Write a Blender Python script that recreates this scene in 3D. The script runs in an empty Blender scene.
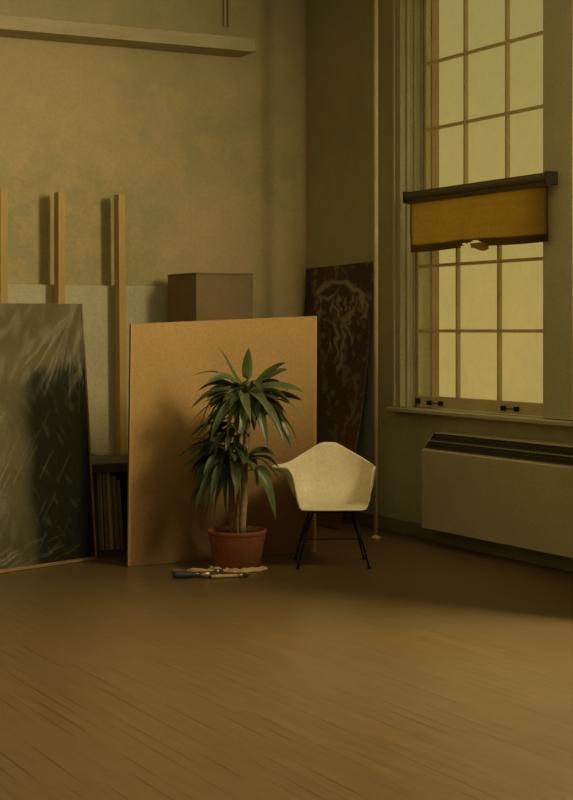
import bpy, bmesh, math, random
from mathutils import Vector, noise
R = math.radians
PI = math.pi
col = bpy.context.scene.collection
YAW = R(-27.67)            # the camera looks 27.67 degrees right of the back wall's normal

# ------------------------------------------------------------------ materials
def nodes(name):
    m = bpy.data.materials.new(name); m.use_nodes = True
    nt = m.node_tree; nt.nodes.clear()
    out = nt.nodes.new('ShaderNodeOutputMaterial')
    return m, nt, out
def N(nt, t, **kw):
    n = nt.nodes.new(t)
    for k, v in kw.items():
        if k in n.inputs.keys(): n.inputs[k].default_value = v
        else: setattr(n, k, v)
    return n
def mixc(nt, fac, a, b, blend='MIX'):
    n = nt.nodes.new('ShaderNodeMix'); n.data_type = 'RGBA'; n.blend_type = blend
    for sock, v in ((n.inputs[0], fac), (n.inputs[6], a), (n.inputs[7], b)):
        if isinstance(v, bpy.types.NodeSocket): nt.links.new(v, sock)
        elif isinstance(v, (int, float)): sock.default_value = v
        else: sock.default_value = (*v, 1)
    return n.outputs[2]
def math_(nt, op, a, b=None, c=None, clamp=False):
    n = nt.nodes.new('ShaderNodeMath'); n.operation = op; n.use_clamp = clamp
    for i, v in enumerate((a, b, c)):
        if v is None: continue
        if isinstance(v, bpy.types.NodeSocket): nt.links.new(v, n.inputs[i])
        else: n.inputs[i].default_value = v
    return n.outputs[0]
def ramp(nt, fac, lo, hi):
    n = nt.nodes.new('ShaderNodeMapRange'); n.inputs[1].default_value = lo; n.inputs[2].default_value = hi
    nt.links.new(fac, n.inputs[0]); return n.outputs[0]
def mat(name, c1, c2=None, scale=3.0, rough=0.7, bump=0.15, stretch=(1,1,1), metal=0.0, attr=False, spec=0.3, fine=60.0, trans=0.0, bscale=None):
    m, nt, out = nodes(name)
    tc = N(nt, 'ShaderNodeTexCoord'); mp = N(nt, 'ShaderNodeMapping'); mp.inputs['Scale'].default_value = stretch
    nt.links.new(tc.outputs['Object'], mp.inputs[0])
    n1 = N(nt, 'ShaderNodeTexNoise', Scale=scale, Detail=6.0, Roughness=0.6); nt.links.new(mp.outputs[0], n1.inputs['Vector'])
    n2 = N(nt, 'ShaderNodeTexNoise', Scale=fine, Detail=3.0); nt.links.new(mp.outputs[0], n2.inputs['Vector'])
    c2 = c2 or tuple(x*0.75 for x in c1)
    f = ramp(nt, n1.outputs[0], 0.32, 0.68)
    c = mixc(nt, f, c1, c2)
    if attr:
        a = N(nt, 'ShaderNodeAttribute', attribute_name='Col')
        c = mixc(nt, 0.25, a.outputs['Color'], mixc(nt, 1.0, a.outputs['Color'], c, 'MULTIPLY'))
    c = mixc(nt, math_(nt, 'MULTIPLY', ramp(nt, n2.outputs[0], 0.3, 0.7), 0.18), c, (0,0,0))
    p = N(nt, 'ShaderNodeBsdfPrincipled', Roughness=rough, Metallic=metal)
    p.inputs['Specular IOR Level'].default_value = spec
    nt.links.new(c, p.inputs['Base Color'])
    if bump:
        b = N(nt, 'ShaderNodeBump', Strength=bump, Distance=0.01); nt.links.new(n2.outputs[0], b.inputs['Height']); nt.links.new(b.outputs[0], p.inputs['Normal'])
    sh = p.outputs[0]
    if trans:
        t = N(nt, 'ShaderNodeBsdfTranslucent'); nt.links.new(c, t.inputs[0])
        mx = N(nt, 'ShaderNodeMixShader'); mx.inputs[0].default_value = trans
        nt.links.new(sh, mx.inputs[1]); nt.links.new(t.outputs[0], mx.inputs[2]); sh = mx.outputs[0]
    nt.links.new(sh, out.inputs[0])
    return m

def wall_mat(name, c1, c2, c3):
    m, nt, out = nodes(name)
    tc = N(nt, 'ShaderNodeTexCoord')
    big = N(nt, 'ShaderNodeTexNoise', Scale=0.9, Detail=4.0, Roughness=0.55)
    mid = N(nt, 'ShaderNodeTexNoise', Scale=5.0, Detail=8.0, Roughness=0.7)
    fin = N(nt, 'ShaderNodeTexNoise', Scale=45.0, Detail=4.0)
    for n in (big, mid, fin): nt.links.new(tc.outputs['Object'], n.inputs['Vector'])
    c = mixc(nt, ramp(nt, big.outputs[0], 0.38, 0.62), c1, c2)
    c = mixc(nt, math_(nt, 'MULTIPLY', ramp(nt, mid.outputs[0], 0.45, 0.62), 0.6), c, c3)
    c = mixc(nt, math_(nt, 'MULTIPLY', ramp(nt, fin.outputs[0], 0.35, 0.7), 0.12), c, (0.05,0.05,0.02))
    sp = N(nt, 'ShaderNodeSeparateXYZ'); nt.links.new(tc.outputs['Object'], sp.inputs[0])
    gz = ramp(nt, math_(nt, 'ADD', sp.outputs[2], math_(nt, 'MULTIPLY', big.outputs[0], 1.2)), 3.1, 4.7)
    c = mixc(nt, math_(nt, 'MULTIPLY', gz, 0.55), c, (0.25,0.245,0.125))  # light falloff towards the ceiling painted into the wall colour
    p = N(nt, 'ShaderNodeBsdfPrincipled', Roughness=0.8); p.inputs['Specular IOR Level'].default_value = 0.15
    nt.links.new(c, p.inputs['Base Color'])
    b = N(nt, 'ShaderNodeBump', Strength=0.25, Distance=0.02); nt.links.new(mid.outputs[0], b.inputs['Height']); nt.links.new(b.outputs[0], p.inputs['Normal'])
    nt.links.new(p.outputs[0], out.inputs[0]); return m

def floor_mat():
    m, nt, out = nodes('floor_boards')
    tc = N(nt, 'ShaderNodeTexCoord'); sp = N(nt, 'ShaderNodeSeparateXYZ'); nt.links.new(tc.outputs['Object'], sp.inputs[0])
    X, Y = sp.outputs[0], sp.outputs[1]
    wig = N(nt, 'ShaderNodeTexNoise', Scale=1.3, Detail=2.0); nt.links.new(tc.outputs['Object'], wig.inputs['Vector'])
    xs = math_(nt, 'DIVIDE', X, 0.062)
    row = math_(nt, 'FLOOR', xs); fr = math_(nt, 'FRACT', xs)
    wn = N(nt, 'ShaderNodeTexWhiteNoise', noise_dimensions='1D'); nt.links.new(row, wn.inputs['W'])
    ys = math_(nt, 'ADD', math_(nt, 'DIVIDE', Y, 1.4), math_(nt, 'MULTIPLY', wn.outputs[0], 7.3))
    cell = math_(nt, 'ADD', math_(nt, 'FLOOR', ys), math_(nt, 'MULTIPLY', row, 17.13)); fry = math_(nt, 'FRACT', ys)
    wn2 = N(nt, 'ShaderNodeTexWhiteNoise', noise_dimensions='1D'); nt.links.new(cell, wn2.inputs['W'])
    e1 = math_(nt, 'LESS_THAN', fr, 0.085); e2 = math_(nt, 'LESS_THAN', fry, 0.004)
    edge = math_(nt, 'MAXIMUM', e1, e2)
    # gaps are only open and dirty here and there
    cv = N(nt, 'ShaderNodeCombineXYZ'); nt.links.new(math_(nt, 'MULTIPLY', row, 3.7), cv.inputs[0]); nt.links.new(math_(nt, 'MULTIPLY', Y, 1.6), cv.inputs[1])
    gapn = N(nt, 'ShaderNodeTexNoise', Scale=1.0, Detail=3.0); nt.links.new(cv.outputs[0], gapn.inputs['Vector'])
    edge = math_(nt, 'MULTIPLY', edge, ramp(nt, gapn.outputs[0], 0.42, 0.62))
    mp = N(nt, 'ShaderNodeMapping'); mp.inputs['Scale'].default_value = (40, 2.5, 1); nt.links.new(tc.outputs['Object'], mp.inputs[0])
    grain = N(nt, 'ShaderNodeTexNoise', Scale=1.0, Detail=5.0, Roughness=0.65); nt.links.new(mp.outputs[0], grain.inputs['Vector'])
    big = N(nt, 'ShaderNodeTexNoise', Scale=0.8, Detail=5.0); nt.links.new(tc.outputs['Object'], big.inputs['Vector'])
    c = mixc(nt, ramp(nt, grain.outputs[0], 0.3, 0.7), (0.150,0.092,0.035), (0.098,0.062,0.024))
    c = mixc(nt, math_(nt, 'MULTIPLY', wn2.outputs[0], 0.35), c, (0.095,0.062,0.026))
    c = mixc(nt, math_(nt, 'MULTIPLY', ramp(nt, big.outputs[0], 0.4, 0.65), 0.45), c, (0.115,0.083,0.036))
    # worn, paint-spattered greyish patch in front of the boards
    dx = math_(nt, 'DIVIDE', math_(nt, 'SUBTRACT', X, 3.72), 0.55); dy = math_(nt, 'DIVIDE', math_(nt, 'SUBTRACT', Y, 8.25), 0.55)
    d2 = math_(nt, 'ADD', math_(nt, 'MULTIPLY', dx, dx), math_(nt, 'MULTIPLY', dy, dy))
    pm = math_(nt, 'SUBTRACT', 1.0, ramp(nt, d2, 0.1, 1.2))
    sn = N(nt, 'ShaderNodeTexNoise', Scale=14.0, Detail=6.0, Roughness=0.75); nt.links.new(tc.outputs['Object'], sn.inputs['Vector'])
    c = mixc(nt, math_(nt, 'MULTIPLY', math_(nt, 'MULTIPLY', pm, ramp(nt, sn.outputs[0], 0.48, 0.62)), 0.6), c, (0.075,0.085,0.06))
    c = mixc(nt, math_(nt, 'MULTIPLY', edge, 0.85), c, (0.03,0.018,0.008))
    p = N(nt, 'ShaderNodeBsdfPrincipled'); p.inputs['Specular IOR Level'].default_value = 0.7
    nt.links.new(c, p.inputs['Base Color'])
    nt.links.new(math_(nt, 'ADD', 0.26, math_(nt, 'MULTIPLY', big.outputs[0], 0.16)), p.inputs['Roughness'])
    h = math_(nt, 'SUBTRACT', math_(nt, 'MULTIPLY', grain.outputs[0], 0.3), edge)
    b = N(nt, 'ShaderNodeBump', Strength=0.25, Distance=0.004); nt.links.new(h, b.inputs['Height']); nt.links.new(b.outputs[0], p.inputs['Normal'])
    nt.links.new(p.outputs[0], out.inputs[0]); return m

def glass_mat():
    m, nt, out = nodes('window_glass')
    tr = N(nt, 'ShaderNodeBsdfTransparent'); tr.inputs[0].default_value = (0.97,0.96,0.92,1)
    gl = N(nt, 'ShaderNodeBsdfGlossy', Roughness=0.08)
    df = N(nt, 'ShaderNodeBsdfTranslucent'); df.inputs[0].default_value = (0.8,0.75,0.6,1)
    tc = N(nt, 'ShaderNodeTexCoord'); n1 = N(nt, 'ShaderNodeTexNoise', Scale=5.0, Detail=6.0, Roughness=0.7); nt.links.new(tc.outputs['Object'], n1.inputs['Vector'])
    m1 = N(nt, 'ShaderNodeMixShader'); nt.links.new(math_(nt, 'MULTIPLY', ramp(nt, n1.outputs[0], 0.3, 0.75), 0.35), m1.inputs[0])
    nt.links.new(tr.outputs[0], m1.inputs[1]); nt.links.new(df.outputs[0], m1.inputs[2])
    m2 = N(nt, 'ShaderNodeMixShader'); m2.inputs[0].default_value = 0.04
    nt.links.new(m1.outputs[0], m2.inputs[1]); nt.links.new(gl.outputs[0], m2.inputs[2])
    nt.links.new(m2.outputs[0], out.inputs[0]); return m

def plastic_mat():
    m, nt, out = nodes('plastic_sheet')
    at = N(nt, 'ShaderNodeAttribute', attribute_name='Col')
    tr = N(nt, 'ShaderNodeBsdfTransparent'); tr.inputs[0].default_value = (0.95,0.95,0.9,1)
    gl = N(nt, 'ShaderNodeBsdfGlossy', Roughness=0.35); gl.inputs[0].default_value = (0.6,0.6,0.5,1)
    df = N(nt, 'ShaderNodeBsdfDiffuse'); df.inputs[0].default_value = (0.42,0.40,0.28,1)
    m1 = N(nt, 'ShaderNodeMixShader'); nt.links.new(at.outputs['Fac'], m1.inputs[0])
    nt.links.new(tr.outputs[0], m1.inputs[1]); nt.links.new(df.outputs[0], m1.inputs[2])
    m2 = N(nt, 'ShaderNodeMixShader'); m2.inputs[0].default_value = 0.012
    nt.links.new(m1.outputs[0], m2.inputs[1]); nt.links.new(gl.outputs[0], m2.inputs[2])
    nt.links.new(m2.outputs[0], out.inputs[0]); return m

M = dict(
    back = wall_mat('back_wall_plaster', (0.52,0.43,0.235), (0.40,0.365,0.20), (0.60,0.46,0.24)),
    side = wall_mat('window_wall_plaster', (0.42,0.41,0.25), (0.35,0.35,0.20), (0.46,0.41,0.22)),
    ceil = mat('ceiling_paint', (0.5,0.47,0.33)),
    floor = floor_mat(), glass = glass_mat(), plastic = plastic_mat(),
    trim = mat('window_paint', (0.52,0.49,0.30), (0.44,0.43,0.27), scale=4, rough=0.5, bump=0.1, spec=0.4),
    trimd = mat('sash_paint', (0.70,0.60,0.36), (0.60,0.51,0.30), scale=4, rough=0.55, bump=0.1),
    brick = mat('outer_brick_reveal', (0.52,0.34,0.19), (0.44,0.28,0.16), scale=9),
    base = mat('baseboard_paint', (0.24,0.22,0.12), (0.17,0.15,0.08)),
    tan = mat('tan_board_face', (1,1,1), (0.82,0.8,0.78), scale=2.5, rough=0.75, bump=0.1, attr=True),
    pine = mat('pine_lumber', (0.60,0.42,0.15), (0.47,0.31,0.11), scale=3, stretch=(12,12,1), rough=0.65),
    beam = mat('beam_paint', (0.46,0.40,0.24), (0.36,0.32,0.18), scale=3, stretch=(1,4,4)),
    white = mat('white_panel', (0.62,0.57,0.38), (0.52,0.50,0.34), scale=1.6, rough=0.7),
    dark = mat('dark_plywood', (0.05,0.04,0.02), (0.03,0.025,0.014), scale=4),
    binw = mat('bin_top_dusty', (0.13,0.12,0.075), (0.09,0.08,0.05), scale=3),
    canv = mat('canvas_edge', (0.20,0.155,0.08), (0.13,0.10,0.055), scale=5, stretch=(6,6,1)),
    canvl = mat('canvas_edge_light', (0.42,0.32,0.17), (0.28,0.2,0.1), scale=5, stretch=(6,6,1)),
    crate = mat('crate_board', (0.27,0.185,0.10), (0.20,0.15,0.085), scale=3, rough=0.8),
    crates = mat('crate_board_side', (0.28,0.21,0.115), (0.20,0.155,0.085), scale=4, rough=0.8),
    painted = mat('canvas_painting', (1,1,1), (0.8,0.8,0.75), scale=4, attr=True, rough=0.8, spec=0.08),
    edge = mat('stretcher_wood', (0.30,0.18,0.07), (0.22,0.13,0.05), scale=4, stretch=(8,8,1)),
    hard = mat('splattered_hardboard', (1,1,1), (0.7,0.68,0.65), scale=5, attr=True, rough=0.6),
    terra = mat('terracotta', (0.30,0.105,0.045), (0.235,0.08,0.034), scale=7, rough=0.75, bump=0.2),
    soil = mat('potting_soil', (0.035,0.022,0.012), (0.02,0.013,0.008), scale=30, rough=0.95, bump=0.6),
    cane = mat('cane_bark', (0.44,0.32,0.15), (0.26,0.19,0.09), scale=12, stretch=(1,1,3), rough=0.8, bump=0.3),
    caned = mat('cane_bark_dark', (0.24,0.15,0.075), (0.14,0.09,0.045), scale=12, stretch=(1,1,3), rough=0.8, bump=0.3),
    leaf = mat('leaf_green', (1,1,1), (0.7,0.75,0.7), scale=8, rough=0.38, bump=0.0, attr=True, spec=0.5, trans=0.12),
    shell = mat('cream_shell', (0.84,0.77,0.55), (0.76,0.70,0.50), scale=5, rough=0.45, bump=0.03, spec=0.4),
    wire = mat('black_wire', (0.02,0.017,0.012), (0.012,0.010,0.008), rough=0.4, metal=0.6, bump=0),
    pipe = mat('riser_paint', (0.60,0.50,0.28), (0.42,0.30,0.14), scale=3, stretch=(5,5,1), rough=0.5),
    ac = mat('heater_enamel', (0.52,0.48,0.30), (0.46,0.43,0.27), scale=3, rough=0.5, bump=0.04),
    grille = mat('grille_metal', (0.065,0.058,0.035), (0.04,0.037,0.022), scale=12, rough=0.5),
    hole = mat('grille_void', (0.012,0.011,0.008)),
    iron = mat('dark_iron', (0.03,0.025,0.016), metal=0.5, rough=0.5),
    roller = mat('roller_wood', (0.13,0.105,0.055), (0.085,0.07,0.04), scale=6, stretch=(4,1,4), rough=0.7),
    shade = mat('shade_cloth', (1,1,1), (0.75,0.7,0.6), scale=5, attr=True, rough=0.9, trans=0.8),
    rag = mat('cream_rag', (0.66,0.53,0.28), (0.42,0.31,0.14), scale=18, rough=0.9),
    navy = mat('navy_lacquer', (0.035,0.05,0.07), (0.022,0.035,0.05), rough=0.25, bump=0, spec=0.6),
    handle = mat('brush_handle', (0.66,0.48,0.22), (0.5,0.34,0.14), scale=20, rough=0.4, bump=0.05),
    ferrule = mat('brush_ferrule', (0.5,0.45,0.33), metal=0.9, rough=0.35, bump=0),
    bristle = mat('brush_bristle', (0.10,0.06,0.03), (0.05,0.03,0.02), scale=40, stretch=(1,1,1), rough=0.9),
)

# ------------------------------------------------------------------ mesh helpers
def box(bm, x0, x1, y0, y1, z0, z1):
    v = [bm.verts.new(p) for p in ((x0,y0,z0),(x1,y0,z0),(x1,y1,z0),(x0,y1,z0),(x0,y0,z1),(x1,y0,z1),(x1,y1,z1),(x0,y1,z1))]
    for f in ((3,2,1,0),(4,5,6,7),(0,1,5,4),(1,2,6,5),(2,3,7,6),(3,0,4,7)): bm.faces.new([v[i] for i in f])
def tube(bm, pts, rads, n=12, caps=True):
    pts = [Vector(p) for p in pts]
    if not hasattr(rads, '__len__'): rads = [rads]*len(pts)
    rings = []; up = None
    for i, p in enumerate(pts):
        t = (pts[min(i+1, len(pts)-1)] - pts[max(i-1, 0)]).normalized()
        if up is None: up = Vector((0,0,1)) if abs(t.z) < 0.9 else Vector((1,0,0))
        a = t.cross(up).normalized(); b = a.cross(t).normalized(); up = b
        rings.append([bm.verts.new(p + (a*math.cos(k*2*PI/n) + b*math.sin(k*2*PI/n))*rads[i]) for k in range(n)])
    for i in range(len(rings)-1):
        for k in range(n): bm.faces.new((rings[i][k], rings[i][(k+1)%n], rings[i+1][(k+1)%n], rings[i+1][k]))
    if caps: bm.faces.new(rings[0][::-1]); bm.faces.new(rings[-1])
def lathe(bm, prof, n=40):
    rings = []
    for r, z in prof:
        rings.append([bm.verts.new((0,0,z))] if r < 1e-6 else [bm.verts.new((r*math.cos(k*2*PI/n), r*math.sin(k*2*PI/n), z)) for k in range(n)])
    for A, B in zip(rings, rings[1:]):
        for k in range(n):
            q = [A[k%len(A)], A[(k+1)%len(A)], B[(k+1)%len(B)], B[k%len(B)]]
            f = []
            for v in q:
                if v not in f: f.append(v)
            if len(f) > 2: bm.faces.new(f)
def grid(nu, nv, fn, cfn=None, drop=None):
    bm = bmesh.new(); cl = bm.loops.layers.float_color.new('Col') if cfn else None
    CC = {(i,j): (*cfn(i/nu, j/nv), 1) for j in range(nv+1) for i in range(nu+1)} if cfn else None
    V = [[bm.verts.new(fn(i/nu, j/nv)) for i in range(nu+1)] for j in range(nv+1)]
    for j in range(nv):
        for i in range(nu):
            if drop and drop((i+.5)/nu, (j+.5)/nv): continue
            f = bm.faces.new((V[j][i], V[j][i+1], V[j+1][i+1], V[j+1][i]))
            if cfn:
                for lp, (a, b) in zip(f.loops, ((i,j),(i+1,j),(i+1,j+1),(i,j+1))): lp[cl] = CC[a,b]
    return bm
def obj(name, bm, m, parent=None, smooth=False, bevel=0, loc=None, rot=None, solid=0, sub=0):
    bmesh.ops.recalc_face_normals(bm, faces=bm.faces) if not solid else None
    me = bpy.data.meshes.new(name); bm.to_mesh(me); bm.free()
    if smooth:
        for p in me.polygons: p.use_smooth = True
    o = bpy.data.objects.new(name, me); col.objects.link(o)
    me.materials.append(m)
    if parent: o.parent = parent
    if loc: o.location = loc
    if rot: o.rotation_euler = rot
    if solid:
        s = o.modifiers.new('s', 'SOLIDIFY'); s.thickness = solid; s.offset = 0
    if sub:
        s = o.modifiers.new('u', 'SUBSURF'); s.levels = sub; s.render_levels = sub
    if bevel:
        b = o.modifiers.new('b', 'BEVEL'); b.width = bevel; b.segments = 2; b.limit_method = 'ANGLE'
    return o
def bx(name, dims, m, parent=None, bevel=0.003, **k):
    bm = bmesh.new(); box(bm, *dims); return obj(name, bm, m, parent, bevel=bevel, **k)
def tag(o, label, cat, group=None):
    o['label'] = label; o['category'] = cat
    if group: o['group'] = group
    return o
def thing(name, label, cat, loc=(0,0,0), rotz=0, group=None):
    o = bpy.data.objects.new(name, None); col.objects.link(o); o.empty_display_size = .1
    o.location = loc; o.rotation_euler = (0,0,rotz)
    return tag(o, label, cat, group)
def struct(o): o['kind'] = 'structure'; return o
def sm(a, b, x):
    t = max(0, min(1, (x-a)/(b-a))); return t*t*(3-2*t)
def lerp(a, b, t): return tuple(x+(y-x)*t for x, y in zip(a, b))
def segd(px, py, pts):
    best = 9
    for (x0,y0),(x1,y1) in zip(pts, pts[1:]):
        dx, dy = x1-x0, y1-y0; L = dx*dx+dy*dy or 1e-9
        t = max(0, min(1, ((px-x0)*dx+(py-y0)*dy)/L))
        best = min(best, math.hypot(px-x0-t*dx, py-y0-t*dy))
    return best

# ------------------------------------------------------------------ the room
WX, BY, CH = 6.24, 11.55, 4.7          # window wall plane, back wall plane, ceiling
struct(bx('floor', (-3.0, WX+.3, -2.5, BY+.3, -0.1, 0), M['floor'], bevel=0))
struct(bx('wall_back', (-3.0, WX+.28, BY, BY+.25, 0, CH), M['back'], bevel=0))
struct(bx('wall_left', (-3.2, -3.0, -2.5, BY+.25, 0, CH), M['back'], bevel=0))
struct(bx('wall_front', (-3.0, WX+.28, -2.7, -2.5, 0, CH), M['back'], bevel=0))
struct(bx('ceiling', (-3.2, WX+.28, -2.7, BY+.25, CH, CH+.15), M['ceil'], bevel=0))
O0, O1, OZ0, OZ1 = 8.305, 10.02, 0.90, 4.10       # the window opening
bm = bmesh.new()
box(bm, WX, WX+.28, -2.5, O0, 0, CH); box(bm, WX, WX+.28, O1, BY, 0, CH)
box(bm, WX, WX+.28, O0, O1, 0, OZ0); box(bm, WX, WX+.28, O0, O1, OZ1, CH)
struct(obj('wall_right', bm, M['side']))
struct(bx('baseboard_right', (WX-.018, WX-.001, -2.4, BY-.02, 0.001, .10), M['base']))
struct(bx('baseboard_back', (-2.9, WX-.02, BY-.018, BY-.001, 0.001, .10), M['base']))

struct(bx('added_light_blocker', (5.28, WX-.0005, 6.45, 6.60, .0005, 2.5), M['side'], bevel=0))  # unseen wall, added to keep daylight off the lower boards and far floor
# window_1: casing, jambs, two sashes of nine panes
w = bpy.data.objects.new('window_1', None); col.objects.link(w); w.location = (WX, (O0+O1)/2, OZ0); struct(w)
def wpart(name, bm, m, parent=w, bevel=0.003):
    o = obj(name, bm, m, parent, bevel=bevel)
    o.data.transform(__import__('mathutils').Matrix.Translation(-Vector((WX, (O0+O1)/2, OZ0)))) if parent is w else None
    return o
def casing(s):
    bm = bmesh.new()
    y = O1 if s > 0 else O0
    def b(x0, x1, a0, a1): box(bm, x0, x1, min(y+s*a0, y+s*a1), max(y+s*a0, y+s*a1), OZ0+.035, OZ1+.02)
    if s < 0: b(WX-.030, WX-.0005, -.005, .30); return bm
    b(WX-.030, WX-.0005, -.005, .105); b(WX-.048, WX-.03, .075, .105); b(WX-.042, WX-.03, .0, .018); b(WX-.036, WX-.03, .035, .05)
    return bm
wpart('casing', casing(1), M['trim']); wpart('casing', casing(-1), M['trim'])
bm = bmesh.new(); box(bm, WX-.035, WX-.0005, O0-.13, O1+.13, OZ1+.02, OZ1+.16); box(bm, WX-.06, WX-.0005, O0-.15, O1+.15, OZ1+.16, OZ1+.19); wpart('head_casing', bm, M['trim'])
bm = bmesh.new(); box(bm, WX, WX+.12, O0+.001, O1-.001, OZ0+.001, OZ0+.03); box(bm, WX-.085, WX-.0005, O0-.75, O1+.14, OZ0+.001, OZ0+.03); wpart('sill', bm, M['trim'], bevel=.005)
for s in (1, -1):
    bm = bmesh.new(); y = O1 if s > 0 else O0
    def b(x0, x1, a0, a1): box(bm, x0, x1, min(y-s*a0, y-s*a1), max(y-s*a0, y-s*a1), OZ0+.03, OZ1)
    b(WX, WX+.215, .0005, .012); b(WX+.0, WX+.02, .012, .03); b(WX+.062, WX+.072, .012, .028); b(WX+.128, WX+.138, .012, .028)
    wpart('jamb', bm, M['trim'])
bm = bmesh.new()
box(bm, WX+.215, WX+.279, O1-.03, O1-.0005, OZ0, OZ1); box(bm, WX+.215, WX+.279, O0+.0005, O0+.012, OZ0, OZ1)
wpart('brick_reveal', bm, M['brick'])
def sash(x, z0, z1, zb):
    """a sash of 3 by 3 panes at depth x; zb = height of the bottom rail"""
    ya, yb = O0+.02, O1-.028
    g0, g1 = ya+.05, yb-.03
    bm = bmesh.new()
    box(bm, x, x+.04, ya, g0, z0, z1); box(bm, x, x+.04, g1, yb, z0, z1)
    box(bm, x, x+.04, g0, g1, z0, z0+zb); box(bm, x, x+.04, g0, g1, z1-.045, z1)
    gz0, gz1 = z0+zb, z1-.045
    for k in (1, 2):
        yy = g0+(g1-g0)*k/3; zz = gz0+(gz1-gz0)*k/3
        yy = (8.968, 9.472)[k-1]; box(bm, x+.006, x+.036, yy-.011, yy+.011, gz0, gz1); box(bm, x+.008, x+.034, g0, g1, zz-.011, zz+.011)
    s = wpart('sash', bm, M['trimd'], bevel=.002)
    for i in range(3):
        for j in range(3):
            bm = bmesh.new()
            cu = (g0, 8.968, 9.472, g1); a0, a1 = cu[i], cu[i+1]; b0, b1 = gz0+(gz1-gz0)*j/3, gz0+(gz1-gz0)*(j+1)/3
            v = [bm.verts.new((x+.021-WX, p-(O0+O1)/2, q-OZ0)) for p, q in ((a0,b0),(a1,b0),(a1,b1),(a0,b1))]; bm.faces.new(v)
            obj('pane', bm, M['glass'], s)
    return s
low = sash(WX+.078, 0.935, 2.485, .085)
upp = sash(WX+.144, 2.445, 3.995, .045)
for yy in (9.72, 8.80):      # sash lifts
    bm = bmesh.new()
    x = WX+.07
    tube(bm, [(x-.014-WX, yy+a-(O0+O1)/2, z-OZ0) for a, z in ((-.075,.972),(-.05,.972),(.05,.972),(.075,.972))], .0045, 8)
    for a in (-.075, .075):
        box(bm, x-.022-WX, x+.008-WX, yy+a-.014-(O0+O1)/2, yy+a+.014-(O0+O1)/2, .957-OZ0, .989-OZ0)
    obj('sash_lift', bm, M['iron'], low, bevel=.002)
bm = bmesh.new(); box(bm, WX+.05, WX+.077, 9.935, 9.965, .96, 1.0); wpart('sash_stop', bm, M['iron'])

# ------------------------------------------------------------------ roller shade on the window
t = thing('roller_shade', 'amber roller shade with brown hems and a torn lower edge across the window', 'window shade', (WX-.10, 8.98, 2.46))
bm = bmesh.new(); tube(bm, [(0,-.82,.0),(0,.85,.0)], .026, 16); box(bm, .0, .04, -.82, .85, .018, .036); obj('roller', bm, M['roller'], t, bevel=.002)
bm = bmesh.new(); box(bm, -.006, .03, -.825, .85, -.052, -.028); obj('batten', bm, M['roller'], t, bevel=.002)
for y in (-.83, .858):
    bm = bmesh.new(); box(bm, -.03, .06, y-.008, y+.008, -.045, .04); obj('bracket', bm, M['iron'], t, bevel=.002)
SH0, SH1 = -.80, .83
def shade_pt(u, v):
    y = SH0+(SH1-SH0)*u; z = -.03 - v*(.370 + .004*math.sin(u*9))
    x = .012 + .003*math.sin(u*5+v*2) + .002*math.sin(v*9)
    return (x, y, z)
def shade_col(u, v):
    n = noise.noise(Vector((u*9, v*4, 3)))*.5+.5; n2 = noise.noise(Vector((u*3, v*14, 8)))*.5+.5
    c = lerp((.70,.45,.085), (.48,.30,.06), n*.45+n2*.45)
    e = max(1-sm(.0,.03,min(u,1-u)+(n-.5)*.012), sm(.83,.87,v+(n-.5)*.02), (1-sm(.03,.08,v))*.8)
    return lerp(c, (.10,.062,.018), e)
def shade_drop(u, v):
    return ((u-.50)/.09)**2 + ((v-.945-.02*math.sin(u*60))/.045)**2 < 1 or (v > .965 and .42 < u < .6)
obj('shade_cloth', grid(80, 60, shade_pt, shade_col, shade_drop), M['shade'], t, smooth=True)
def flap_pt(u, v):
    return (-.004+.01*v+.003*math.sin(u*9), SH0+(SH1-SH0)*(.39+.13*u), -.372-(.045+.012*math.sin(u*5))*v)
obj('torn_hem', grid(12, 4, flap_pt, lambda u, v: (.30,.19,.04)), M['shade'], t, smooth=True)

# ------------------------------------------------------------------ heater / air conditioner under the window
t = thing('wall_heater', 'long cream enamel wall heater with sloped grille below the window', 'heater', (6.04, 7.9, 0))
L = 1.585                                    # far end at y = 9.49
Y0 = -2.2
bm = bmesh.new()
prof = [(0,.115),(0,.66),(.012,.672),(.095,.775),(.1985,.795),(.1985,.115)]
a = [bm.verts.new((x, Y0, z)) for x, z in prof]; b = [bm.verts.new((x, L, z)) for x, z in prof]
bm.faces.new(a); bm.faces.new(b[::-1])
for i in range(len(prof)): bm.faces.new((a[i], b[i], b[(i+1)%6], a[(i+1)%6]))
obj('cabinet', bm, M['ac'], t, bevel=.005)
def slope(k, off=0):                          # point on the sloped top, k = 0 low front .. 1 high back
    return (.012+.083*k - .78*off, .672+.103*k + .62*off)
for k0, k1 in ((.05,.43),(.57,.96)):
    bm = bmesh.new()
    (xa, za), (xb, zb) = slope(k0, .002), slope(k1, .002)
    y0, y1 = Y0+.06, L-.03
    v = [bm.verts.new(p) for p in ((xa,y0,za),(xa,y1,za),(xb,y1,zb),(xb,y0,zb))]; bm.faces.new(v)
    g = obj('grille', bm, M['hole'], t, solid=.002)
    bm = bmesh.new(); n = 110
    for i in range(n+1):
        y = y0+(y1-y0)*i/n
        (xa2, za2), (xb2, zb2) = slope(k0, .006), slope(k1, .006)
        v = [bm.verts.new(p) for p in ((xa2,y-.005,za2),(xa2,y+.005,za2),(xb2,y+.005,zb2),(xb2,y-.005,zb2))]; bm.faces.new(v)
    for q in (0, .5, 1):
        kk = k0+(k1-k0)*q; (xc, zc) = slope(kk, .007)
        tube(bm, [(xc,y0,zc),(xc,y1,zc)], .0028, 6)
    obj('louvre', bm, M['grille'], g, solid=.002)
bx('plinth', (.13, .18, Y0+.02, L-.02, .001, .114), M['base'], t)

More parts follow.
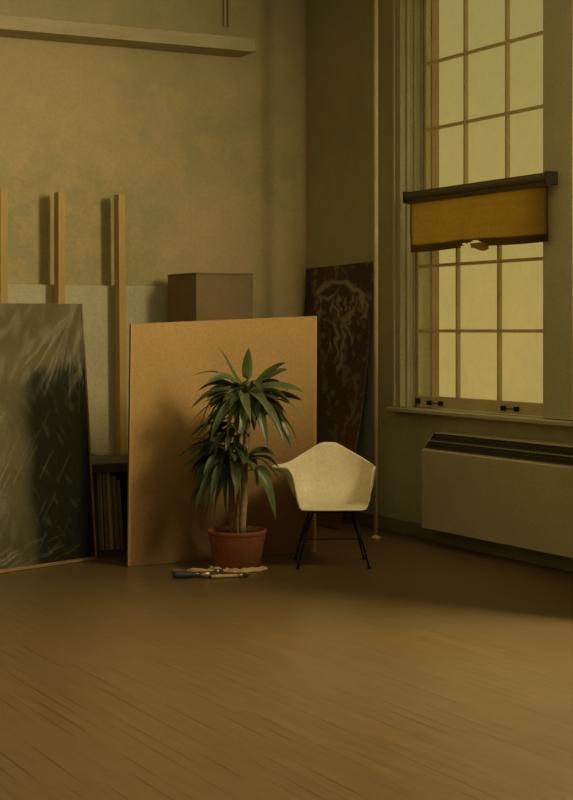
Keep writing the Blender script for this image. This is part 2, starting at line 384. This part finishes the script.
# ------------------------------------------------------------------ riser pipe near the corner
t = thing('riser_pipe', 'thin vertical riser pipe from floor to ceiling beside the splattered hardboard', 'pipe', (5.935, 9.93, 0))
bm = bmesh.new(); tube(bm, [(0,0,.001),(0,0,CH-.001)], .017, 16); obj('pipe', bm, M['pipe'], t, smooth=True)
bm = bmesh.new(); lathe(bm, [(0,.0),(.036,.0),(.036,.006),(.022,.012),(.0185,.02),(0,.02)], 24); obj('floor_collar', bm, M['pipe'], t)

# ------------------------------------------------------------------ bent hardboard against the window wall
def hx(h):      # the sheet bows away from the wall towards its foot
    d = 2.0-h; return 6.212 - .012*d - .075*d**2.45*.55 - .03*d
HP = [[(318,293),(322,285),(332,280),(345,283),(355,288),(362,295),(367,305),(368,318)], [(321,296),(321,322)], [(323,297),(335,297)],
      [(336,302),(330,312),(329,320),(336,325),(341,335),(341,350),(343,358)], [(338,316),(336,304)], [(342,312),(341,299)], [(347,312),(347,300)],
      [(352,312),(352,297)], [(356,312),(358,299)], [(346,318),(348,331),(353,322),(346,318)], [(346,320),(347,350),(344,378)],
      [(360,310),(364,318),(361,326)], [(338,316),(345,320),(356,314)], [(333,345),(336,356)], [(352,330),(355,345)]]
def hcol(u, v):
    px = 304+68*u; py = 264+ (2.0*v)*133
    n = noise.noise(Vector((u*5+.3, v*12+.3, 1.4)))*.5+.5; f = .5+.5*noise.fractal(Vector((u*13.7+.37, v*29.3+.21, 5.43)), .8, 2.1, 4)
    base = lerp((.095,.058,.026), (.060,.040,.020), n)
    base = lerp(base, (.135,.055,.022), sm(.35,.75,v)*sm(.35,.9,u)*.8)
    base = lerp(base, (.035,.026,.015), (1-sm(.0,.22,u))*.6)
    wx = px+5*noise.noise(Vector((px*.12, py*.12, 0))); wy = py+4*noise.noise(Vector((px*.12, py*.12, 9)))
    k = 0
    for i, s in enumerate(HP):
        d = segd(wx, wy, s); w_ = 4.2 if i == 0 else 1.9
        k = max(k, (1-sm(w_*.35, w_, d)) * (.62 if i == 0 else .55))
    k *= sm(.25,.6,f+.15)
    sp = sm(.60,.75,f) * (1-sm(60,110,math.hypot(px-342, (py-320)*.6))) * .25
    return lerp(base, (.50,.46,.30), max(k*1.1, sp))
o = obj('leaning_hardboard', grid(130, 220, lambda u, v: (hx(2.0*(1-v))-6.1, 11.50-1.07*u-11, max(2.0*(1-v) + .02*u*(1-v), .004)), hcol), M['hard'], smooth=True, loc=(6.1, 11, 0), solid=.006)
tag(o, 'dark brown bowed hardboard sheet with pale splatter marks, leaning in the corner', 'board')

# ------------------------------------------------------------------ beam and conduit on the back wall
t = thing('wall_beam', 'long pale timber rail fixed high on the back wall', 'beam', (4.0, 11.3, 3.69))
bx('timber', (-4.5, 1.62, -.06, .249, -.005, .10), M['beam'], t, bevel=.004)
bx('end_cap', (1.621, 1.632, -.058, .247, -.003, .098), M['beam'], t)
bm = bmesh.new(); tube(bm, [(0,0,0),(0,0,CH-3.918)], .010, 10); tube(bm, [(.035,0,.0),(.035,0,CH-3.92)], .006, 8); box(bm, -.014, .045, -.01, .02, .3, .33)
tag(obj('conduit', bm, M['beam'], smooth=False, loc=(5.49, BY-.0205, 3.918)), 'thin pair of wall conduits dropping from above behind the rail end', 'conduit')

# ------------------------------------------------------------------ white panel, posts, storage bins, crate
tag(bx('white_panel', (2.4, 4.975, 11.475, 11.495, .002, 1.84), M['white']), 'wide off-white panel standing against the back wall behind the upright lumber', 'panel')
pg = 'upright lumber posts'
def post(x, label, lean):
    bm = bmesh.new(); h = 2.53
    v = []
    for z, dx in ((.002,lean),(h,0)):
        v += [bm.verts.new((a+dx, b, z)) for a, b in ((0,0),(.055,0),(.055,.10),(0,.10))]
    for f in ((3,2,1,0),(4,5,6,7),(0,1,5,4),(1,2,6,5),(2,3,7,6),(3,0,4,7)): bm.faces.new([v[i] for i in f])
    tag(obj('lumber_post', bm, M['pine'], bevel=.003, loc=(x, 11.33, 0)), label, 'lumber', pg)
post(3.58, 'pine upright at the left edge, partly out of frame', .0)
post(4.025, 'pine upright rising behind the plastic-wrapped canvas', .0)
post(4.503, 'pine upright rising just left of the tan board', .02)

def bin_(name, x0, x1, y0, y1, h, label):
    t = thing(name, label, 'storage bin', ((x0+x1)/2, y0, 0))
    w2 = (x1-x0)/2; d = y1-y0
    bx('top', (-w2, w2, 0, d, h-.035, h), M['binw'], t)
    bx('front_rail', (-w2, w2, -.012, .0, h-.06, h-.003), M['dark'], t)
    bx('side_panel', (-w2, -w2+.02, .0, d, .0, h-.036), M['dark'], t); bx('side_panel', (w2-.02, w2, .0, d, .0, h-.036), M['dark'], t)
    bx('bottom', (-w2+.021, w2-.021, .0, d, .0, .03), M['dark'], t); bx('back_panel', (-w2+.021, w2-.021, d-.02, d, .031, h-.036), M['dark'], t)
bin_('storage_bin', 2.5, 4.07, 9.93, 10.98, .618, 'low dark storage bin holding upright canvases, left of the tan board')
bin_('storage_bin', 4.09, 5.08, 9.60, 10.80, .60, 'low dark storage bin hidden behind the tan board')
random.seed(4)
x = 3.835; cl = ['leftmost canvas upright in the dark bin', 'second canvas from the left upright in the dark bin', 'pale-edged middle canvas upright in the dark bin', 'fourth canvas from the left upright in the dark bin', 'rightmost canvas upright in the dark bin']
for i in range(5):
    h = (.53,.52,.54,.50,.47)[i]; th = (.03,.022,.03,.026,.02)[i]
    t = thing('stored_canvas', cl[i], 'canvas', (x, 9.97+random.random()*.03, .031), 0, 'canvases stored in the bin')
    t.rotation_euler = (0, (-.045,-.05,-.055,-.06,-.07)[i], 0)
    bx('stretcher', (0, th*.72, 0, .8, .003, h), M['canvl' if i in (2,) else 'canv'], t)
    bx('canvas_cloth', (th*.74, th, 0.002, .8, .004, h-.002), M['canvl' if i == 0 else 'canv'], t, bevel=0)
    x += th+.011

# tall crate standing against the back wall behind the tan board
t = thing('tall_crate', 'dull brown flat-sided box showing above the tan board', 'crate', (4.93, 10.85, 0))
bx('front_panel', (0, .475, 0, .018, .0, 1.915), M['crate'], t, bevel=.006)
bx('side_panel', (0, .016, .019, .53, .0, 1.915), M['crates'], t, bevel=.004)
bx('side_panel', (.459, .475, .019, .53, .0, 1.915), M['crates'], t, bevel=.004)
bx('back_panel', (0.017, .458, .514, .53, .0, 1.915), M['crates'], t)
bx('lid', (-.004, .479, -.004, .532, 1.916, 1.928), M['crate'], t, bevel=.004)

# ------------------------------------------------------------------ tan board
A, B_, C_, D_ = Vector((3.814,9.434,.003)), Vector((5.191,9.472,.003)), Vector((5.275,9.610,1.596)), Vector((3.889,9.568,1.539))
def quad(u, v, a=A, b=B_, c=C_, d=D_): return (a*(1-u)+b*u)*(1-v)+(d*(1-u)+c*u)*v
O = Vector((4.5,9.45,0))
t = thing('tan_board', 'big tan board leaning upright behind the potted plant', 'board', O)
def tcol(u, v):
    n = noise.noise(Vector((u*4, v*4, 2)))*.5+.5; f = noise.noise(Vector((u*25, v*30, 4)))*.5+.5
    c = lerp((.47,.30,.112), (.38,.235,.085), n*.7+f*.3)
    c = lerp(c, (.13,.065,.025), (1-sm(.0,.70,v+.2*(n-.5)-.16*u))*.8)  # shade at the bottom and right painted into the board colour
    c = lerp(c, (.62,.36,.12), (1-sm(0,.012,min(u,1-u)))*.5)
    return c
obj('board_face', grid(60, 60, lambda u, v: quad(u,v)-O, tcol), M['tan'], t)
bm = bmesh.new(); bk = Vector((0,.016,.001))
vs = [bm.verts.new(p-O+k) for k in (Vector((0,.012,0)), bk*1.6) for p in (A,B_,C_,D_)]
for f in ((0,1,2,3),(7,6,5,4),(0,4,5,1),(1,5,6,2),(2,6,7,3),(3,7,4,0)): bm.faces.new([vs[i] for i in f])
obj('backing', bm, M['crate'], t)

# ------------------------------------------------------------------ plastic-wrapped canvas, leaning left
Q0, Q1 = Vector((2.70,9.422,.004)), Vector((3.740,9.821,.004))
lean = Vector((-.045,.12,0))
W0, W1 = Q0+lean+Vector((0.02,0,1.66)), Q1+lean+Vector((-.012,-.005,1.668))
O2 = Vector((3.2,9.6,0)); nrm = (Q1-Q0).cross(W0-Q0).normalized()      # towards the room
if nrm.y > 0: nrm = -nrm
t = thing('wrapped_canvas', 'large dark canvas wrapped in clear creased plastic at the left', 'painting', O2)
def wq(u, v, d=0): return quad(u, v, Q0, Q1, W1, W0)+nrm*d-O2
def pcol(u, v):
    n = noise.noise(Vector((u*5, v*6, 2)))*.5+.5
    c = lerp((.13,.115,.06), (.075,.07,.038), n)
    e = noise.noise(Vector((v*5, u*3, 7)))*.05
    k = sm(.46,.60,u+e) * (1-sm(.71,.79,v+e-.10*(u-.8)))
    c = lerp(c, (.010,.011,.006), min(1,k)*.98)
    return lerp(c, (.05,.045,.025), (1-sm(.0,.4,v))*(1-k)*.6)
obj('painted_face', grid(70, 90, lambda u, v: wq(u,v,.0), pcol), M['painted'], t)
bm = bmesh.new()
vs = [bm.verts.new(wq(u,v,d)) for d in (-.001,-.034) for u, v in ((0,0),(1,0),(1,1),(0,1))]
for f in ((0,1,2,3),(7,6,5,4),(0,4,5,1),(1,5,6,2),(2,6,7,3),(3,7,4,0)): bm.faces.new([vs[i] for i in f])
obj('stretcher', bm, M['edge'], t)
bm = bmesh.new()
def bar(u0,u1,v0,v1,d0,d1):
    vs = [bm.verts.new(wq(u,v,d)) for d in (d1,d0) for u, v in ((u0,v0),(u1,v0),(u1,v1),(u0,v1))]
    for f in ((0,1,2,3),(7,6,5,4),(0,4,5,1),(1,5,6,2),(2,6,7,3),(3,7,4,0)): bm.faces.new([vs[i] for i in f])
bar(.0,1.012,-.0,.012,-.034,.006); bar(1.001,1.012,.012,1.0,-.034,.006)
obj('edge_strip', bm, M['edge'], t)
random.seed(11)
CR = []
for i in range(60):     # creases fan down-left from the top right corner, others rise from the foot
    if i < 30:
        a = random.uniform(R(205), R(262)); r0 = random.uniform(.05,.35); r1 = r0+random.uniform(.12,.5); cx, cy = 1.0, 1.0
        p0 = (cx+math.cos(a)*r0*.9, cy+math.sin(a)*r0*.62); p1 = (cx+math.cos(a+.12)*r1*.9, cy+math.sin(a+.12)*r1*.62)
    elif i < 48:
        u = random.uniform(.35,.85); v = random.uniform(.05,.6); l = random.uniform(.04,.16); p0 = (u, v); p1 = (u-l*.8, v-l*.75)
    else:
        u = random.uniform(.35,.95); v = random.uniform(.02,.12); l = random.uniform(.08,.25); p0 = (u, v); p1 = (u-l, v-l*.22)
    CR.append((p0, p1, random.uniform(.3,1)))
def creases(u, v):
    k = 0
    for p0, p1, s in CR:
        if abs(u-p0[0]) > .45: continue
        wv = .006*math.sin(u*40+v*25)
        d = segd(u+wv, v+wv, [p0, p1]); k = max(k, s*(1-sm(.0005,.0055,d)))
    return k
def pl_pt(u, v):
    k = creases(u, v); return wq(-.004+u*1.008, .004+v*.998,   .006 + .003*k + .003*(noise.noise(Vector((u*7+v*4, v*5-u*3, 1)))+.6))
def pl_col(u, v):
    k = creases(u, v); n = noise.noise(Vector((u*6+v*6, (v-u)*16, 3)))*.5+.5
    w2_ = noise.noise(Vector((u*30+v*30, (v-u)*9, 6.2)))*.5+.5
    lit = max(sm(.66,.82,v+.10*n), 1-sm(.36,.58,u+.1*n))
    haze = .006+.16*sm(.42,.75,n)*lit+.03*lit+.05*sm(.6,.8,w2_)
    a = min(.45, haze+k*(.10+.22*lit)); return (a, a, a)  # milky creases, with the plastic's highlights painted in as opacity
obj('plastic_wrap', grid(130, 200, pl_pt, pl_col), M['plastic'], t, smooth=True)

# ------------------------------------------------------------------ potted plant
t = thing('potted_plant', 'leafy green cane plant in a terracotta pot in front of the tan board', 'plant', (4.406, 9.076, 0), YAW)
PZ = .002
bm = bmesh.new(); lathe(bm, [(0,0),(.142,0),(.146,.004),(.180,.212),(.182,.213),(.185,.216),(.187,.238),(.185,.241),(.178,.241),(.174,.235),(.166,.19),(.0,.19)], 56)
obj('pot', bm, M['terra'], t, smooth=True, loc=(0,0,PZ))
bpy.data.objects['pot'].data.polygons.foreach_set('use_smooth', [True]*len(bpy.data.objects['pot'].data.polygons))
s = bpy.data.objects['pot'].modifiers.new('e', 'EDGE_SPLIT'); s.split_angle = R(40)
random.seed(2)
bm = bmesh.new(); nr = 10
ctr = bm.verts.new((0,0,.215)); prev = None
for r in range(1, nr+1):
    ring = [bm.verts.new((.172*r/nr*math.cos(k*PI/20), .172*r/nr*math.sin(k*PI/20), .213+random.uniform(-.004,.006))) for k in range(40)]
    for k in range(40):
        if prev is None: bm.faces.new((ctr, ring[k], ring[(k+1)%40]))
        else: bm.faces.new((prev[k], ring[k], ring[(k+1)%40], prev[(k+1)%40]))
    prev = ring
obj('soil', bm, M['soil'], t, smooth=True, loc=(0,0,PZ))
def P(px, py, d=0.0): return Vector(((px-237)/159, d, (568-py)/159))       # plant measurements, in metres from the pot's foot
def cane(pts, r, m):
    bm = bmesh.new(); out = []; rr = []
    pts = [Vector(p) for p in pts]
    for i in range(len(pts)-1):
        for k in range(10):
            q = pts[i].lerp(pts[i+1], k/10); out.append(q + Vector((.003*math.sin(q.z*17), .003*math.cos(q.z*13), 0))); rr.append(r*(1+.09*(k%3 == 0)) )
    out.append(pts[-1]); rr.append(r*.9)
    obj('cane', (tube(bm, out, rr, 12), bm)[1], m, t, smooth=True)
cane([P(243,533), P(244.5,480), P(246.5,430), P(249,396)], .021, M['cane'])
cane([P(233,533,.02), P(231,500,.03), P(231,455,.03)], .018, M['caned'])
cane([P(238,534,-.02), P(238,500,-.02), P(238,470,-.02)], .011, M['caned'])
def leaf(bm, lay, b, c, tip, w, shade):
    b, c, tip = Vector(b), Vector(c), Vector(tip); n = 10; rows = []
    for i in range(n+1):
        s_ = i/n; p = b*(1-s_)**2 + c*2*s_*(1-s_) + tip*s_*s_
        d = ((c-b)*(1-s_) + (tip-c)*s_).normalized()
        side = d.cross(Vector((0,0,1)))
        if side.length < .15: side = Vector((1,.25,0)) if d.z else Vector((1,0,0))
        side.normalize(); side = (side*(1) + Vector((.45,0,.25))*random.uniform(-.05,.05)).normalized()
        up = side.cross(d).normalized()
        tw = shade[3]; side2 = side*math.cos(tw)+up*math.sin(tw); up2 = up*math.cos(tw)-side*math.sin(tw)
        ww = w*1.15*(.12+.88*math.sin(PI*min(1, max(0,s_-.06)*1.03))**1.15*(1 if s_ < .6 else 1.05)) if i < n else .0008
        if i == 0: ww = w*.22
        rip = .004*math.sin(s_*11+shade[4])
        rows.append([bm.verts.new(p+side2*ww*.5*k + up2*(abs(k)*ww*.16+rip)) for k in (-1,-.5,0,.5,1)])
    for i in range(n):
        for k in range(4):
            f = bm.faces.new((rows[i][k], rows[i][k+1], rows[i+1][k+1], rows[i+1][k]))
            g = (.88 if k in (1,2) else 1.06)*(1-.12*(i/n))
            for lp in f.loops: lp[lay] = (shade[0]*g, shade[1]*g, shade[2]*g, 1)
def tone(k=None):
    k = random.random() if k is None else k
    c = lerp((.035,.072,.028), (.20,.25,.085), k)
    return (*c, random.uniform(-.9,.9), random.uniform(0,6))
random.seed(21)
def crown(name, centre, spec, n, lo, hi, az0, az1, light):
    bm = bmesh.new(); lay = bm.loops.layers.float_color.new('Col')
    for (c, tip, w_, k) in spec: leaf(bm, lay, centre + Vector((random.uniform(-.012,.012), random.uniform(-.012,.012), random.uniform(-.02,.02))), c, tip, w_, tone(k))
    for i in range(n):
        az = random.uniform(az0, az1); Ln = random.uniform(lo, hi); el = random.uniform(-.15, 1.05)
        dx, dy = math.cos(az), math.sin(az)*.8
        base = centre + Vector((dx*.018, dy*.018, random.uniform(-.09,.05)))
        c = base + Vector((dx*Ln*.45, dy*Ln*.45, Ln*(.05+.40*el)))
        tip = base + Vector((dx*Ln*(.72+.22*el), dy*Ln*(.72+.22*el), Ln*(.45*el-random.uniform(.25,.70))))
        if tip.y > .28: tip.y = .28
        leaf(bm, lay, base, c, tip, random.uniform(.038,.060), tone(random.random()*light))
    return obj(name, bm, M['leaf'], t, smooth=True)
U = P(249,396)
crown('foliage', U, [
    (P(247,372), P(249,347,-.05), .058, .5), (P(236,380), P(218,345,-.03), .045, .35), (P(222,362), P(192,375,-.06), .040, .6),
    (P(225,374,-.05), P(199,390,-.1), .042, .3), (P(218,378,-.1), P(192,407,-.15), .042, .2), (P(222,385,-.14), P(193,422,-.2), .042, .2),
    (P(262,370,-.05), P(287,362,-.1), .052, .85), (P(272,368), P(288,370,.05), .05, .7), (P(275,376,-.1), P(305,392,-.15), .045, .75),
    (P(285,388,-.1), P(310,424,-.15), .036, .9), (P(284,402,-.15), P(297,441,-.2), .044, .9), (P(270,395,-.2), P(284,440,-.25), .048, .35),
    (P(262,400,-.2), P(268,446,-.25), .046, .3), (P(236,392,-.22), P(228,438,-.3), .052, .45), (P(228,390,-.2), P(212,440,-.26), .048, .35),
    (P(222,400,-.1), P(195,440,-.2), .046, .25), (P(246,392,-.25), P(243,436,-.3), .05, .45), (P(208,380,.05), P(200,430,.05), .04, .1),
    (P(254,380,-.2), P(272,412,-.3), .05, .6), (P(238,378,-.2), P(224,402,-.3), .055, .75), (P(240,384,-.2), P(252,418,-.3), .05, .6),
    ], 80, .20, .37, 0, 2*PI, 1.0)
Lc = P(232,452,.02)
crown('foliage', Lc, [
    (P(205,445,-.05), P(183,474,-.1), .046, .1), (P(206,452,-.08), P(191,500,-.12), .046, .1), (P(212,458,-.1), P(196,512,-.15), .046, .05),
    (P(216,455,-.12), P(206,516,-.15), .044, .1), (P(222,455,-.15), P(216,520,-.2), .042, .1), (P(226,455,-.1), P(227,512,-.15), .042, .15),
    (P(205,440), P(184,452,0), .04, .25), (P(214,440,-.1), P(193,436,-.15), .04, .3)], 30, .24, .38, R(110), R(300), .5)
Mc = P(238,425,.0)
crown('foliage', Mc, [(P(212,415,-.1), P(190,436,-.12), .046, .3), (P(210,425,-.1), P(196,462,-.15), .046, .2), (P(222,425,-.15), P(212,470,-.2), .046, .4)], 16, .18, .30, R(100), R(290), .6)
Rc = P(243,462,-.02)
crown('foliage', Rc, [
    (P(236,448,-.12), P(238,492,-.16), .068, .95), (P(268,466,-.03), P(276,518,-.06), .052, .7), (P(266,452,.0), P(279,482,.02), .05, .6),
    (P(256,456,-.08), P(258,486,-.12), .06, .75), (P(260,448,.08), P(280,470,.14), .035, .4)], 5, .2, .28, R(-60), R(200), .5)

# ------------------------------------------------------------------ shell armchair
CY = R(2)
t = thing('shell_armchair', 'cream moulded shell armchair on black wire legs beside the plant', 'chair', (5.012, 8.94, 0), YAW+CY)
SZ = .362
def rim(th):       # th = 0 front (towards -y), pi back
    a = abs(th) if th <= PI else abs(2*PI-th)
    z = .245*sm(R(40), R(60), a) + .125*sm(R(116), R(174), a)
    sx, sy = math.sin(th), -math.cos(th)
    e = 4.2
    k = (abs(sx/.258)**e + abs(sy/(.235 if sy < 0 else .25))**e)**(-1/e)
    bx_, by_ = sx*k*(1-.15*sm(R(120),R(165),a)), sy*k
    right = 1 if 0 < th < PI else 0
    fl = 1 + (.035 if right else .16)*sm(R(48),R(78),a)*(1-sm(R(100),R(135),a)) + .02
    byy = by_*(1+ .16*sm(R(110),R(170),a))
    return Vector((bx_, by_, 0)), Vector((bx_*fl, byy, z)), a
def shell_pt(u, v):
    th = u*2*PI; b, r, a = rim(th)
    P0 = Vector((0,-.01,-.012)); P1 = Vector((b.x*.99, b.y*.95, -.030))
    P2 = Vector((b.x*1.0, b.y*1.0, r.z*.34-.004)) ; P3 = Vector((r.x, r.y, r.z))
    wall = sm(R(38),R(54),a)
    if wall < 1: P2 = P2.lerp(Vector((b.x*.99, b.y*.99, .004)), 1-wall); P3 = P3.lerp(Vector((b.x*1.05, b.y*1.06, -.022)), 1-wall)
    q = P0*(1-v)**3 + P1*3*v*(1-v)**2 + P2*3*v*v*(1-v) + P3*v**3
    arm = sm(R(50),R(76),a)*(1-sm(R(100),R(130),a))
    if v > .86: q = q + Vector((math.copysign(1, b.x)*(.003 if 0 < u < .5 else .075)*arm, 0, -.010*arm))*((v-.86)/.14)**1.3
    return q
bm = grid(144, 36, shell_pt); bmesh.ops.remove_doubles(bm, verts=bm.verts, dist=.0006)
o = obj('seat_shell', bm, M['shell'], t, smooth=True, loc=(0,0,SZ+.03), solid=.010)
def wire(name, pts, r=.0055): 
    bm = bmesh.new(); tube(bm, pts, r, 8); return obj(name, bm, M['wire'], t, smooth=True)
top = SZ-.008
F = {}
for sx in (-1,1):
    for sy in (-1,1):
        f = Vector((sx*.225, sy*.205+.0, .006)); h = Vector((sx*.125, sy*.13, top))
        l = wire('leg', [h, h.lerp(f,.5)+Vector((sx*.004,0,0)), f], .0060)
        bm = bmesh.new(); tube(bm, [f+Vector((0,0,-.0055)), f+Vector((0,0,.01))], .012, 10); obj('foot', bm, M['wire'], l)
        F[sx,sy] = (h, f)
def mid(k, s): return F[k][0].lerp(F[k][1], s)
wire('brace', [mid((-1,-1),.02), mid((1,-1),.02)]); wire('brace', [mid((-1,1),.02), mid((1,1),.02)])
wire('brace', [mid((-1,-1),.02), mid((-1,1),.02)]); wire('brace', [mid((1,-1),.02), mid((1,1),.02)])
wire('strut', [mid((-1,-1),.02), mid((-1,1),.62), mid((-1,1),.66)], .004); wire('strut', [mid((-1,1),.02), mid((-1,-1),.62)], .004)
wire('strut', [mid((1,-1),.02), mid((1,1),.62)], .004); wire('strut', [mid((1,1),.02), mid((1,-1),.62)], .004)
wire('strut', [mid((-1,1),.62), mid((1,1),.62)], .004)
for sx in (-1,1):
    for sy in (-1,1):
        bm = bmesh.new(); tube(bm, [(sx*.125, sy*.13, top-.002), (sx*.125, sy*.13, SZ+.014)], .015, 12); obj('shock_mount', bm, M['wire'], t)

# ------------------------------------------------------------------ brushes and rag at the foot of the pot
def ragpt(u, v):
    a = R(-150+128*u); w_ = .055+.018*noise.noise(Vector((u*7, .3, 1.2)))
    rr = .158+w_*v
    x = rr*math.cos(a); y = rr*math.sin(a)
    z = .004+.022*math.sin(PI*v)*(.8+.7*noise.noise(Vector((u*14, v*3, 2.3))))
    return (x, y, z)
o = obj('paint_rag', grid(60, 24, ragpt), M['rag'], smooth=True, loc=(4.406,9.076,0), rot=(0,0,YAW), solid=.003)
tag(o, 'crumpled cream rag wrapped round the foot of the terracotta pot', 'rag')
def brush(x, y, z, rz, L, r, hm, label, tilt=0.0, fl=.05, br=.05):
    t = thing('paint_brush', label, 'brush', (x, y, z), rz, 'brushes on the floor'); t.rotation_euler = (0, tilt, rz)
    bm = bmesh.new(); tube(bm, [(0,0,0),(L*.03,0,0),(L*.2,0,0),(L*.55,0,0),(L*.8,0,0),(L,0,0)], [r*.45,r*.85,r*1.05,r*.95,r*.75,r*.85], 12); obj('handle', bm, hm, t, smooth=True)
    bm = bmesh.new(); tube(bm, [(L-.002,0,0),(L+fl,0,0)], [r*.95,r*1.1], 12); obj('ferrule', bm, M['ferrule'], t, smooth=True)
    bm = bmesh.new(); tube(bm, [(L+fl-.003,0,0),(L+fl+br*.5,0,0),(L+fl+br,0,.0)], [r*1.0,r*1.15,r*.25], 12); obj('bristles', bm, M['bristle'], t, smooth=True)
    return t
brush(3.875, 8.875, .0215, YAW+R(3), .17, .021, M['navy'], 'thick navy-handled brush lying at the left of the pot', fl=.06, br=.07)
brush(4.03, 8.975, .021, YAW+R(-18), .17, .020, M['handle'], 'tan wooden brush lying behind the navy-handled brush', fl=.03, br=.03)
brush(4.075, 8.755, .013, YAW+R(15), .17, .012, M['handle'], 'slim pale brush lying nearest the viewer before the rag', fl=.03, br=.04)
brush(3.955, 9.075, .014, YAW+R(-3), .09, .012, M['caned'], 'small dark brush farthest back beside the pot', fl=.03, br=.03)

# ------------------------------------------------------------------ light, sky, camera
wd = bpy.data.worlds.new('sky'); bpy.context.scene.world = wd; wd.use_nodes = True
nt = wd.node_tree; bg = nt.nodes['Background']
tc = nt.nodes.new('ShaderNodeTexCoord'); sp = nt.nodes.new('ShaderNodeSeparateXYZ'); nt.links.new(tc.outputs['Generated'], sp.inputs[0])
nz = N(nt, 'ShaderNodeTexNoise', Scale=38.0, Detail=6.0, Roughness=0.65); nt.links.new(tc.outputs['Generated'], nz.inputs['Vector'])
c = mixc(nt, ramp(nt, sp.outputs[2], 0.0, 0.22), (0.46,0.345,0.095), (0.32,0.265,0.09))
c = mixc(nt, math_(nt, 'MULTIPLY', ramp(nt, nz.outputs[0], 0.4, 0.65), 0.25), c, (0.30,0.27,0.10))
nt.links.new(c, bg.inputs[0]); bg.inputs[1].default_value = 1.0

def area(name, loc, target, sx, sy, power, color, spread=180):
    l = bpy.data.lights.new(name, 'AREA'); l.shape = 'RECTANGLE'; l.size = sx; l.size_y = sy; l.energy = power; l.color = color; l.spread = R(spread)
    o = bpy.data.objects.new(name, l); col.objects.link(o); o.location = loc
    o.rotation_euler = (Vector(target)-Vector(loc)).to_track_quat('-Z', 'Y').to_euler(); return o
area('assumed_side_light', (6.12, 5.5, 3.05), (0, 6.1, 1.9), 1.5, 2.0, 520, (1.0,.82,.46), 180)  # unseen key lamp in front of the solid right wall, assumed; no window there
area('added_ambient_fill', (0.5, 3.0, 4.3), (2.5, 8.5, 0.0), 4.0, 4.0, 50, (1.0,.83,.5))  # unseen overhead lamp, added to lift the whole room

cam = bpy.data.cameras.new('camera'); co = bpy.data.objects.new('camera', cam); col.objects.link(co)
co.location = (0,0,1.5); co.rotation_euler = (R(90), 0, YAW)
cam.sensor_fit = 'VERTICAL'; cam.sensor_height = 36; cam.sensor_width = 36; cam.lens = 72; cam.shift_y = -70/800; cam.clip_end = 200
bpy.context.scene.camera = co
sc = bpy.context.scene
sc.view_settings.view_transform = 'Standard'; sc.view_settings.look = 'None'; sc.view_settings.exposure = 0
